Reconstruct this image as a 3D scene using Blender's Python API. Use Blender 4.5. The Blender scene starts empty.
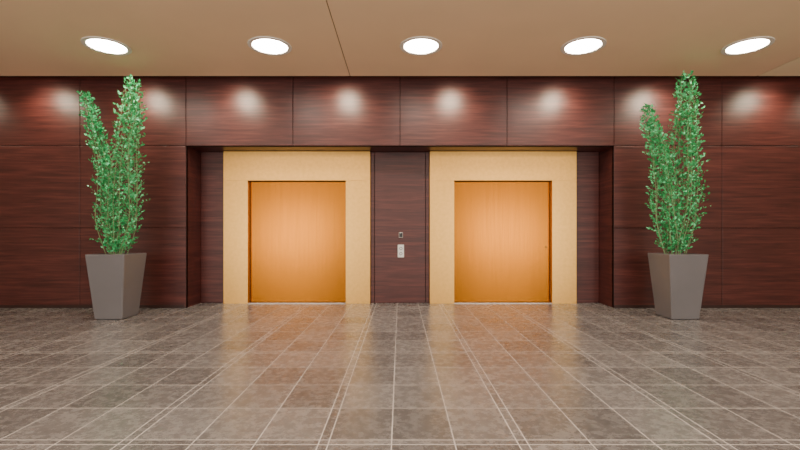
import bpy, bmesh, math, random
from mathutils import Vector, Matrix
random.seed(7)
F=430.0; CZ=1.17; HY=235.0
DB=7.40; DF=6.89; CE=6.60; CEILZ=3.61
def PX(px,d): return (px-400)/F*d
def PZ(py,d): return CZ+(HY-py)/F*d
col=bpy.context.scene.collection

# ---------------- materials
def newmat(name):
    m=bpy.data.materials.new(name); m.use_nodes=True
    nt=m.node_tree; b=nt.nodes['Principled BSDF']
    return m,nt,b
def N(nt,t,**k):
    n=nt.nodes.new(t)
    for a,v in k.items(): setattr(n,a,v)
    return n
def ramp(nt,stops):
    r=N(nt,'ShaderNodeValToRGB'); e=r.color_ramp.elements
    while len(e)<len(stops): e.new(0.5)
    for i,(p,c) in enumerate(stops):
        e[i].position=p; e[i].color=(*c,1)
    return r
def plain(name,c,rough=0.5,metal=0.0,var=0.06,scale=8):
    m,nt,b=newmat(name)
    tc=N(nt,'ShaderNodeTexCoord'); no=N(nt,'ShaderNodeTexNoise'); no.inputs['Scale'].default_value=scale; no.inputs['Detail'].default_value=4
    r=ramp(nt,[(0.3,tuple(x*(1-var) for x in c)),(0.7,tuple(min(1,x*(1+var)) for x in c))])
    nt.links.new(tc.outputs['Object'],no.inputs['Vector']); nt.links.new(no.outputs['Fac'],r.inputs['Fac'])
    nt.links.new(r.outputs['Color'],b.inputs['Base Color'])
    b.inputs['Roughness'].default_value=rough; b.inputs['Metallic'].default_value=metal
    return m
def wood(name,k=1.1,rough=0.42):
    m,nt,b=newmat(name)
    tc=N(nt,'ShaderNodeTexCoord')
    mp=N(nt,'ShaderNodeMapping'); mp.inputs['Scale'].default_value=(0.8,0.8,16)
    no=N(nt,'ShaderNodeTexNoise'); no.inputs['Scale'].default_value=1.6; no.inputs['Detail'].default_value=7; no.inputs['Roughness'].default_value=0.62; no.inputs['Distortion'].default_value=0.5
    mp2=N(nt,'ShaderNodeMapping'); mp2.inputs['Scale'].default_value=(2.5,2.5,120)
    n2=N(nt,'ShaderNodeTexNoise'); n2.inputs['Scale'].default_value=1.2; n2.inputs['Detail'].default_value=3
    r=ramp(nt,[(0.32,(0.040*k,0.0085*k,0.0075*k)),(0.5,(0.070*k,0.0155*k,0.013*k)),(0.68,(0.115*k,0.028*k,0.022*k))])
    mx=N(nt,'ShaderNodeMixRGB',blend_type='MULTIPLY'); mx.inputs['Fac'].default_value=0.4
    r2=ramp(nt,[(0.35,(0.5,0.5,0.5)),(0.6,(1,1,1))])
    L=nt.links.new
    L(tc.outputs['Object'],mp.inputs['Vector']);L(mp.outputs[0],no.inputs['Vector']);L(no.outputs['Fac'],r.inputs['Fac'])
    L(tc.outputs['Object'],mp2.inputs['Vector']);L(mp2.outputs[0],n2.inputs['Vector']);L(n2.outputs['Fac'],r2.inputs['Fac'])
    L(r.outputs['Color'],mx.inputs['Color1']);L(r2.outputs['Color'],mx.inputs['Color2']);L(mx.outputs[0],b.inputs['Base Color'])
    b.inputs['Roughness'].default_value=rough
    b.inputs['Specular IOR Level'].default_value=0.5
    bp=N(nt,'ShaderNodeBump'); bp.inputs['Strength'].default_value=0.05; bp.inputs['Distance'].default_value=0.01
    L(n2.outputs['Fac'],bp.inputs['Height']); L(bp.outputs[0],b.inputs['Normal'])
    return m
M_wood=wood('mahogany_panel')
M_groove=plain('panel_groove',(0.01,0.005,0.005),0.8)
M_base=plain('dark_base_trim',(0.03,0.012,0.01),0.4)
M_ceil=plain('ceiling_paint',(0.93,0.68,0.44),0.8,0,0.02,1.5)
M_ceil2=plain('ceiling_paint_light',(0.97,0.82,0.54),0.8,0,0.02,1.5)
M_seam=plain('ceiling_seam',(0.35,0.23,0.14),0.8)
M_white=plain('downlight_ring',(0.85,0.8,0.72),0.4)
M_pot=plain('planter_glaze',(0.155,0.147,0.155),0.35,0,0.05,3)
M_soil=plain('soil',(0.05,0.03,0.02),0.95,0,0.5,40)
M_steel=plain('brushed_steel',(0.6,0.56,0.5),0.3,1.0)
M_black=plain('black_plastic',(0.01,0.01,0.01),0.4)
M_stem=plain('plant_stem',(0.20,0.32,0.14),0.6)
M_wallside=plain('side_wall_paint',(0.5,0.36,0.24),0.7)

def gold(name,c1,c2,rough,metal,sc,bump,aniso=0.0):
    m,nt,b=newmat(name); L=nt.links.new
    tc=N(nt,'ShaderNodeTexCoord'); mp=N(nt,'ShaderNodeMapping'); mp.inputs['Scale'].default_value=sc
    no=N(nt,'ShaderNodeTexNoise'); no.inputs['Scale'].default_value=1; no.inputs['Detail'].default_value=5
    r=ramp(nt,[(0.35,c1),(0.65,c2)])
    L(tc.outputs['Object'],mp.inputs['Vector']);L(mp.outputs[0],no.inputs['Vector']);L(no.outputs['Fac'],r.inputs['Fac']);L(r.outputs['Color'],b.inputs['Base Color'])
    b.inputs['Roughness'].default_value=rough; b.inputs['Metallic'].default_value=metal
    if bump>0:
        bp=N(nt,'ShaderNodeBump'); bp.inputs['Strength'].default_value=bump; bp.inputs['Distance'].default_value=0.002
        L(no.outputs['Fac'],bp.inputs['Height']); L(bp.outputs[0],b.inputs['Normal'])
    return m
M_frame=gold('gold_frame',(0.70,0.385,0.10),(0.76,0.425,0.115),0.34,0.85,(18,18,18),0.02)
M_door=gold('copper_door',(0.325,0.108,0.0065),(0.36,0.122,0.0075),0.24,0.97,(90,90,1.2),0.02)

# floor
TW,BW,G=0.355,0.055,0.005
def floor_mat():
    m,nt,b=newmat('slate_tile_floor'); L=nt.links.new
    tc=N(nt,'ShaderNodeTexCoord'); sp=N(nt,'ShaderNodeSeparateXYZ'); L(tc.outputs['Object'],sp.inputs[0])
    def math_(op,a,bv=None,c=None):
        n=N(nt,'ShaderNodeMath',operation=op)
        for i,v in enumerate((a,bv,c)):
            if v is None: continue
            if isinstance(v,(int,float)): n.inputs[i].default_value=v
            else: L(v,n.inputs[i])
        return n.outputs[0]
    def axis(src,off,tile,nt_,band):
        P=tile*nt_+band
        s=math_('ADD',src,off)
        q=math_('DIVIDE',s,P); fl=math_('FLOOR',q); fr=math_('MULTIPLY',math_('SUBTRACT',q,fl),P)
        masks=None; cid=math_('MULTIPLY',fl,float(nt_+1))
        for i in range(nt_+1):
            pos=band+i*tile if i<nt_ else 0.0
            d=math_('ABSOLUTE',math_('SUBTRACT',fr,pos))
            if pos==0.0:
                d=math_('MINIMUM',d,math_('ABSOLUTE',math_('SUBTRACT',fr,P)))
            mk=math_('LESS_THAN',d,G/2 + 0.001)
            masks=mk if masks is None else math_('MAXIMUM',masks,mk)
            if i<nt_: cid=math_('ADD',cid,math_('GREATER_THAN',fr,pos))
        return masks,cid
    PXm=TW*3+BW
    mx_,cx=axis(sp.outputs[0],0.43+BW/2+20*PXm,TW,3,BW)
    my_,cy=axis(sp.outputs[1],-2.40+20*(0.45*4+BW),0.45,4,BW)
    mask=math_('MAXIMUM',mx_,my_)
    cb=N(nt,'ShaderNodeCombineXYZ'); L(cx,cb.inputs[0]); L(cy,cb.inputs[1])
    wn=N(nt,'ShaderNodeTexWhiteNoise'); L(cb.outputs[0],wn.inputs['Vector'])
    no=N(nt,'ShaderNodeTexNoise'); no.inputs['Scale'].default_value=14; no.inputs['Detail'].default_value=10; no.inputs['Roughness'].default_value=0.78
    off=N(nt,'ShaderNodeVectorMath',operation='MULTIPLY_ADD'); L(wn.outputs['Color'],off.inputs[0]); off.inputs[1].default_value=(30,30,30); L(tc.outputs['Object'],off.inputs[2])
    L(off.outputs[0],no.inputs['Vector'])
    v=math_('ADD',math_('MULTIPLY',wn.outputs['Value'],0.16),math_('MULTIPLY',no.outputs['Fac'],0.92))
    r=ramp(nt,[(0.34,(0.095,0.090,0.088)),(0.54,(0.180,0.170,0.167)),(0.76,(0.30,0.285,0.278))]); L(v,r.inputs['Fac'])
    mix=N(nt,'ShaderNodeMixRGB'); L(mask,mix.inputs['Fac']); L(r.outputs['Color'],mix.inputs['Color1']); mix.inputs['Color2'].default_value=(0.60,0.55,0.52,1)
    L(mix.outputs[0],b.inputs['Base Color'])
    rr=math_('ADD',math_('MULTIPLY',no.outputs['Fac'],0.22),0.16)
    L(math_('MAXIMUM',rr,math_('MULTIPLY',mask,0.5)),b.inputs['Roughness'])
    b.inputs['Specular IOR Level'].default_value=0.55
    bp=N(nt,'ShaderNodeBump'); bp.inputs['Strength'].default_value=0.10; bp.inputs['Distance'].default_value=0.004
    L(math_('SUBTRACT',no.outputs['Fac'],math_('MULTIPLY',mask,0.8)),bp.inputs['Height']); L(bp.outputs[0],b.inputs['Normal'])
    return m
M_floor=floor_mat()

def leafmat():
    m,nt,b=newmat('leaf_green'); L=nt.links.new
    g=N(nt,'ShaderNodeNewGeometry')
    r=ramp(nt,[(0.0,(0.008,0.20,0.05)),(0.5,(0.026,0.44,0.13)),(1.0,(0.18,0.82,0.38))])
    L(g.outputs['Random Per Island'],r.inputs['Fac']); L(r.outputs['Color'],b.inputs['Base Color'])
    b.inputs['Roughness'].default_value=0.32
    return m
M_leaf=leafmat()

# ---------------- mesh helpers
def bx(bm,x0,x1,y0,y1,z0,z1,bev=0.0,mi=0):
    r=bmesh.ops.create_cube(bm,size=1)
    vs=r['verts']
    for v in vs:
        v.co=Vector(((x0+x1)/2+v.co.x*(x1-x0),(y0+y1)/2+v.co.y*(y1-y0),(z0+z1)/2+v.co.z*(z1-z0)))
    fs={f for v in vs for f in v.link_faces}
    for f in fs: f.material_index=mi
    if bev>0:
        es=list({e for v in vs for e in v.link_edges})
        o=bmesh.ops.bevel(bm,geom=es,offset=bev,segments=2,affect='EDGES',profile=0.5)
        for f in o['faces']: f.material_index=mi
def cyl(bm,c,r1,r2,depth,axis='Z',seg=40,mi=0):
    M=Matrix.Translation(c)
    if axis=='Y': M=M@Matrix.Rotation(math.pi/2,4,'X')
    r=bmesh.ops.create_cone(bm,cap_ends=True,segments=seg,radius1=r1,radius2=r2,depth=depth,matrix=M)
    for f in {f for v in r['verts'] for f in v.link_faces}: f.material_index=mi
def obj(name,bm,mats,parent=None,smooth=False):
    me=bpy.data.meshes.new(name); bm.to_mesh(me); bm.free()
    for m in mats: me.materials.append(m)
    if smooth:
        for p in me.polygons: p.use_smooth=True
    o=bpy.data.objects.new(name,me); col.objects.link(o)
    if parent: o.parent=parent
    return o
def empty(name,loc=(0,0,0)):
    o=bpy.data.objects.new(name,None); col.objects.link(o); o.location=loc
    return o
def box_obj(name,b,mats,bev=0,parent=None):
    bm=bmesh.new(); bx(bm,*b,bev=bev); return obj(name,bm,mats,parent)

# ---------------- room shell
XL,XR,YB=-9.0,9.0,-4.0
box_obj('floor',(XL,XR,YB,8.2,-0.1,0),[M_floor])
XS=PX(757,CE)
bm=bmesh.new()
SEAM=PX(350,CE)
bx(bm,XL,SEAM-0.006,YB,CE,CEILZ,CEILZ+0.12)
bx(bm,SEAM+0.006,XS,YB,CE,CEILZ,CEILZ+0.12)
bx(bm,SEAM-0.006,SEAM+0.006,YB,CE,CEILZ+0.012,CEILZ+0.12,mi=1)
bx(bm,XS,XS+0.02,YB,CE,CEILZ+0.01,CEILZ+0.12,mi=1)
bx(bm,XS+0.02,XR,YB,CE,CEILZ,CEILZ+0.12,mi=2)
bx(bm,XL,XR,CE-0.02,DF+0.8,CEILZ+0.45,CEILZ+0.55)
bx(bm,XL,XR,CE-0.02,CE,CEILZ+0.12,CEILZ+0.45)
obj('ceiling',bm,[M_ceil,M_seam,M_ceil2])
ZT=CEILZ+0.45
g=0.008
def panels(bm,xs,zs,yf,th=0.03,back=0.10):
    for i in range(len(xs)-1):
        for j in range(len(zs)-1):
            bx(bm,xs[i]+g/2,xs[i+1]-g/2,yf,yf+th,zs[j]+g/2,zs[j+1]-g/2,bev=0.004,mi=0)
    bx(bm,xs[0],xs[-1],yf+th-0.012,yf+back,zs[0],zs[-1],mi=1)
RX=3.43; ZS=2.60
zs=[0,PZ(228,DF),ZS,ZT]
bm=bmesh.new(); panels(bm,[XL,-6.9,-5.13,-RX],zs,DF,back=0.06)
bx(bm,-RX-0.06,-RX,DF+0.031,DB+0.34,0,ZT)
obj('wall_left',bm,[M_wood,M_groove])
bm=bmesh.new(); panels(bm,[RX,5.16,6.9,XR],zs,DF,back=0.06)
bx(bm,RX,RX+0.06,DF+0.031,DB+0.34,0,ZT)
obj('wall_right',bm,[M_wood,M_groove])
bm=bmesh.new()
panels(bm,[-RX,-RX/2,0,RX/2,RX],[ZS,ZT],DF)
bx(bm,-RX,RX,DF+0.03,DB+0.34,ZS+0.002,ZS+0.05)
obj('wall_bulkhead',bm,[M_wood,M_groove])
bm=bmesh.new()
for a,b_ in ((-RX,-2.62),(-0.90,0.90),(2.62,RX)):
    panels(bm,[a,b_] if abs(a)>1 else [a,-0.44,0.44,b_],[0,ZS],DB,back=0.3)
bx(bm,-2.62,-0.90,DB+0.001,DB+0.3,2.14,ZS); bx(bm,0.90,2.62,DB+0.001,DB+0.3,2.14,ZS)
bx(bm,-RX,RX,DB+0.3,DB+0.35,0,ZS,mi=1)
obj('wall_back',bm,[M_wood,M_groove])
box_obj('wall_side_left',(XL-0.1,XL,YB,DF+0.06,0,ZT),[M_wallside])
box_obj('wall_side_right',(XR,XR+0.1,YB,DF+0.06,0,ZT),[M_wallside])
for n,a,b_ in (('baseboard_left',XL,-RX),('baseboard_right',RX,XR)):
    box_obj(n,(a,b_,DF-0.012,DF-0.0005,0.0,0.05),[M_base],0.003)

# ---------------- elevators
def elevator(s):
    e=empty('elevator',(0,0,0))
    xa,xb,ia,ib=0.51,3.01,0.925,2.595
    if s<0: xa,xb,ia,ib=-xb,-xa,-ib,-ia
    y0,y1=DB-0.07,DB-0.001; zt=2.595; zh=2.10
    bm=bmesh.new()
    bx(bm,xa,ia,y0,y1,0,zh-0.0005,bev=0.001); bx(bm,ib,xb,y0,y1,0,zh-0.0005,bev=0.001)
    bx(bm,xa,xb,y0,y1,zh,zt,bev=0.001)
    bx(bm,ia-0.02,ia,y1,DB+0.12,0,zh); bx(bm,ib,ib+0.02,y1,DB+0.12,0,zh); bx(bm,ia,ib,y1,DB+0.12,zh,zh+0.02)
    obj('door_frame',bm,[M_frame],e)
    bm=bmesh.new()
    bx(bm,ia+0.008,ib-0.008,DB+0.04,DB+0.08,0.014,zh-0.010,bev=0.004)
    obj('sliding_door',bm,[M_door],e)
    bm=bmesh.new(); bx(bm,ia,ib,DB-0.065,DB+0.12,0.0,0.012,bev=0.002)
    for k in range(2): bx(bm,ia+0.01,ib-0.01,DB-0.03+k*0.03,DB-0.02+k*0.03,0.0121,0.013,mi=1)
    obj('door_sill',bm,[M_steel,M_black],e)
    if s>0:
        bm=bmesh.new(); cyl(bm,(ib-0.07,DB+0.037,0.96),0.013,0.013,0.012,'Y',24,1)
        obj('release_keyhole',bm,[M_steel,M_black],e)
    return e
elevator(-1); elevator(1)
cp=empty('elevator_call_panel')
zc=PZ(251,DB); bm=bmesh.new()
bx(bm,-0.04,0.07,DB-0.014,DB-0.0005,zc-0.11,zc+0.11,bev=0.004)
for dz in (0.045,-0.045):
    cyl(bm,(0.015,DB-0.018,zc+dz),0.026,0.026,0.01,'Y',24,1); cyl(bm,(0.015,DB-0.021,zc+dz),0.018,0.018,0.01,'Y',24,0)
obj('button_plate',bm,[M_steel,M_black],cp)
zc=PZ(235,DB); bm=bmesh.new()
bx(bm,-0.02,0.05,DB-0.012,DB-0.0005,zc-0.045,zc+0.045,bev=0.004)
bx(bm,-0.014,0.044,DB-0.015,DB-0.011,zc-0.038,zc+0.038,mi=1)
obj('floor_indicator',bm,[M_steel,M_black],cp)

# ---------------- downlights
def emis(name,c,s):
    m=bpy.data.materials.new(name); m.use_nodes=True; nt=m.node_tree; nt.nodes.clear()
    e=N(nt,'ShaderNodeEmission'); o=N(nt,'ShaderNodeOutputMaterial'); e.inputs[0].default_value=(*c,1); e.inputs[1].default_value=s
    nt.links.new(e.outputs[0],o.inputs[0]); return m
M_em=emis('downlight_lens',(1,0.88,0.74),66)
def downlight(x,y):
    bm=bmesh.new(); R=0.245; seg=48
    prof=[(R+0.03,0.0),(R+0.027,-0.010),(R-0.02,-0.012),(R-0.028,-0.003)]
    rings=[[bm.verts.new((x+r*math.cos(2*math.pi*i/seg),y+r*math.sin(2*math.pi*i/seg),CEILZ+z)) for i in range(seg)] for r,z in prof]
    for a,b_ in zip(rings,rings[1:]):
        for i in range(seg):
            bm.faces.new((a[i],a[(i+1)%seg],b_[(i+1)%seg],b_[i])).material_index=0
    f=bm.faces.new(rings[-1][::1]); f.material_index=1
    bmesh.ops.recalc_face_normals(bm,faces=bm.faces[:])
    f.normal_update()
    if f.normal.z>0: f.normal_flip()
    obj('ceiling_downlight',bm,[M_white,M_em])
ly=F*(CEILZ-CZ)/(HY-46)
for row in range(3):
    for px in (107,270,421,583,747):
        downlight(PX(px,ly),ly-row*3.3)

# wall-washer spots in the slot
ws=empty('wall_washer_lights')
for px in (50,145,239,346,453,560,655,765,-40,840):
    x=PX(px,DF)
    ld=bpy.data.lights.new('washer','SPOT'); ld.energy=56; ld.color=(1,0.9,0.66); ld.spot_size=math.radians(130); ld.spot_blend=1.0; ld.shadow_soft_size=0.14
    lo=bpy.data.objects.new('washer_lamp',ld); col.objects.link(lo); lo.parent=ws
    lo.location=(x,CE-0.16,CEILZ-0.16)
    tgt=Vector((x,DF,CEILZ-0.60))
    lo.rotation_euler=(tgt-lo.location).to_track_quat('-Z','Y').to_euler()

# two added fill lamps behind the viewer, for ceiling brightness and door sheen
for k,sx in enumerate((-4.5,4.5)):
    ld=bpy.data.lights.new('rear_fill','AREA'); ld.shape='RECTANGLE'; ld.size=3.0; ld.size_y=2.4; ld.energy=190; ld.color=(1,0.92,0.82)
    lo=bpy.data.objects.new('added_rear_fill',ld); col.objects.link(lo); lo.location=(sx,-3.6,1.3); lo.rotation_euler=(math.radians(116),0,0)

# ---------------- potted plants
def interp(pts,t):
    n=len(pts)-1; f=t*n; i=min(int(f),n-1); u=f-i
    p0=pts[max(i-1,0)];p1=pts[i];p2=pts[i+1];p3=pts[min(i+2,n)]
    return tuple(0.5*((2*b)+(-a+c)*u+(2*a-5*b+4*c-d)*u*u+(-a+3*b-3*c+d)*u**3) for a,b,c,d in zip(p0,p1,p2,p3))
def tube(bm,pts,r0,r1,seg=5):
    prev=None
    for k,p in enumerate(pts):
        r=r0+(r1-r0)*k/(len(pts)-1)
        ring=[bm.verts.new((p[0]+r*math.cos(2*math.pi*i/seg),p[1]+r*math.sin(2*math.pi*i/seg),p[2])) for i in range(seg)]
        if prev:
            for i in range(seg): bm.faces.new((prev[i],prev[(i+1)%seg],ring[(i+1)%seg],ring[i]))
        prev=ring
def leaf(bm,p,d,L,W):
    d=d.normalized(); s=d.cross(Vector((random.uniform(-1,1),random.uniform(-1,1),random.uniform(-.4,1)))).normalized(); n=d.cross(s)
    q=[p,p+d*L*.35+s*W*.5+n*L*.06,p+d*L*.75+s*W*.36+n*L*.03,p+d*L-n*L*.08,p+d*L*.75-s*W*.36+n*L*.03,p+d*L*.35-s*W*.5+n*L*.06,p+d*L*.5-n*L*.05]
    v=[bm.verts.new(c) for c in q]
    for a,b_ in ((0,1),(1,2),(2,3),(3,4),(4,5),(5,0)):
        bm.faces.new((v[a],v[b_],v[6]))
def planter(cx,A,B,side):
    yf=5.86; w=0.545; wb=0.385; H=0.905; cy=yf+w/2-0.02
    e=empty('potted_plant',(cx,cy,0))
    bm=bmesh.new()
    prof=[(wb/2-0.02,0),(wb/2,0.015),(w/2-0.004,H-0.01),(w/2-0.008,H),(w/2-0.03,H),(w/2-0.04,H-0.07)]
    rings=[]
    for h,z in prof:
        c=0.012
        rings.append([bm.verts.new(p) for p in ((-h+c,-h,z),(h-c,-h,z),(h,-h+c,z),(h,h-c,z),(h-c,h,z),(-h+c,h,z),(-h,h-c,z),(-h,-h+c,z))])
    for a,b_ in zip(rings,rings[1:]):
        for i in range(8): bm.faces.new((a[i],a[(i+1)%8],b_[(i+1)%8],b_[i]))
    bm.faces.new(rings[0][::-1])
    obj('planter',bm,[M_pot],e)
    bm=bmesh.new(); hs=w/2-0.042
    gr=bmesh.ops.create_grid(bm,x_segments=14,y_segments=14,size=hs)
    for v in gr['verts']: v.co.z=H-0.065+random.uniform(0,0.02)
    obj('soil',bm,[M_soil],e)
    sc=F/cy
    bs=bmesh.new(); bl=bmesh.new()
    pc=400+cx*sc
    for spine,nst,rs in ((A,12,(9,17,17,13.5,11,7)),(B,9,(9,15,14,11,8.5,5))):
        pts=[((px-pc)/sc,0,CZ+(HY-py)/sc) for px,py in spine]; pts[0]=(pts[0][0],0,H-0.06)
        rad=[(r/sc,) for r in rs]
        for k in range(nst):
            th=k*2.4+random.uniform(-.4,.4); q=math.sqrt(random.uniform(0.03,0.66)); tw=random.uniform(-1.2,1.2); tmax=random.uniform(0.8,1.0) if k>2 else 1.0
            path=[]
            n=26
            ph=random.uniform(0,6)
            for j in range(n+1):
                t=tmax*j/n
                p=interp(pts,t); r=interp(rad,t)[0]*q
                a=th+tw*t+0.25*math.sin(ph+9*t)
                path.append(Vector((p[0]+r*math.cos(a),r*math.sin(a),p[2])))
            tube(bs,path,0.005,0.002)
            for j in range(2,n+1):
                for _ in range(3 if j%2 else 2):
                    t=tmax*(j-random.random())/n
                    if t<0.045: continue
                    base=path[j-1].lerp(path[j],random.random())
                    R=interp(rad,min(t,1))[0]
                    a=random.uniform(0,6.28)
                    dr=Vector((math.cos(a),math.sin(a),random.uniform(0.3,1.3))).normalized()
                    ln=R*random.uniform(0.35,0.75)
                    tip=base+dr*ln
                    tube(bs,[base,tip],0.002,0.001,3)
                    for m in range(4):
                        pp=base.lerp(tip,0.3+0.7*m/3)
                        dd=(dr*0.6+Vector((random.uniform(-1,1),random.uniform(-1,1),random.uniform(-.5,1))))
                        L=random.uniform(0.028,0.050)
                        leaf(bl,pp,dd,L,L*0.62)
    obj('stems',bs,[M_stem],e); obj('foliage',bl,[M_leaf],e)
PC=5.86+0.25; scp=F/PC
cxl=(117-400)/scp
planter(cxl,[(118,250),(123,222),(125,182),(128,142),(131,110),(130,80)],[(114,250),(107,222),(106,187),(101,155),(93,125),(84,93)],-1)
cxr=(677-400)/scp
planter(cxr,[(677,250),(682,222),(684,182),(686,142),(687,110),(685,74)],[(672,250),(666,222),(665,187),(660,157),(653,131),(646,107)],1)

# ---------------- world + camera
w=bpy.data.worlds.new('world'); bpy.context.scene.world=w; w.use_nodes=True
bg=w.node_tree.nodes['Background']; bg.inputs[0].default_value=(1,0.95,0.88,1); bg.inputs[1].default_value=1.9
cd=bpy.data.cameras.new('camera'); cam=bpy.data.objects.new('camera',cd); col.objects.link(cam)
cam.location=(0,0,CZ); cam.rotation_euler=(math.pi/2,0,0)
cd.sensor_width=36; cd.lens=F/800*36; cd.shift_y=(HY-225)/800
bpy.context.scene.camera=cam
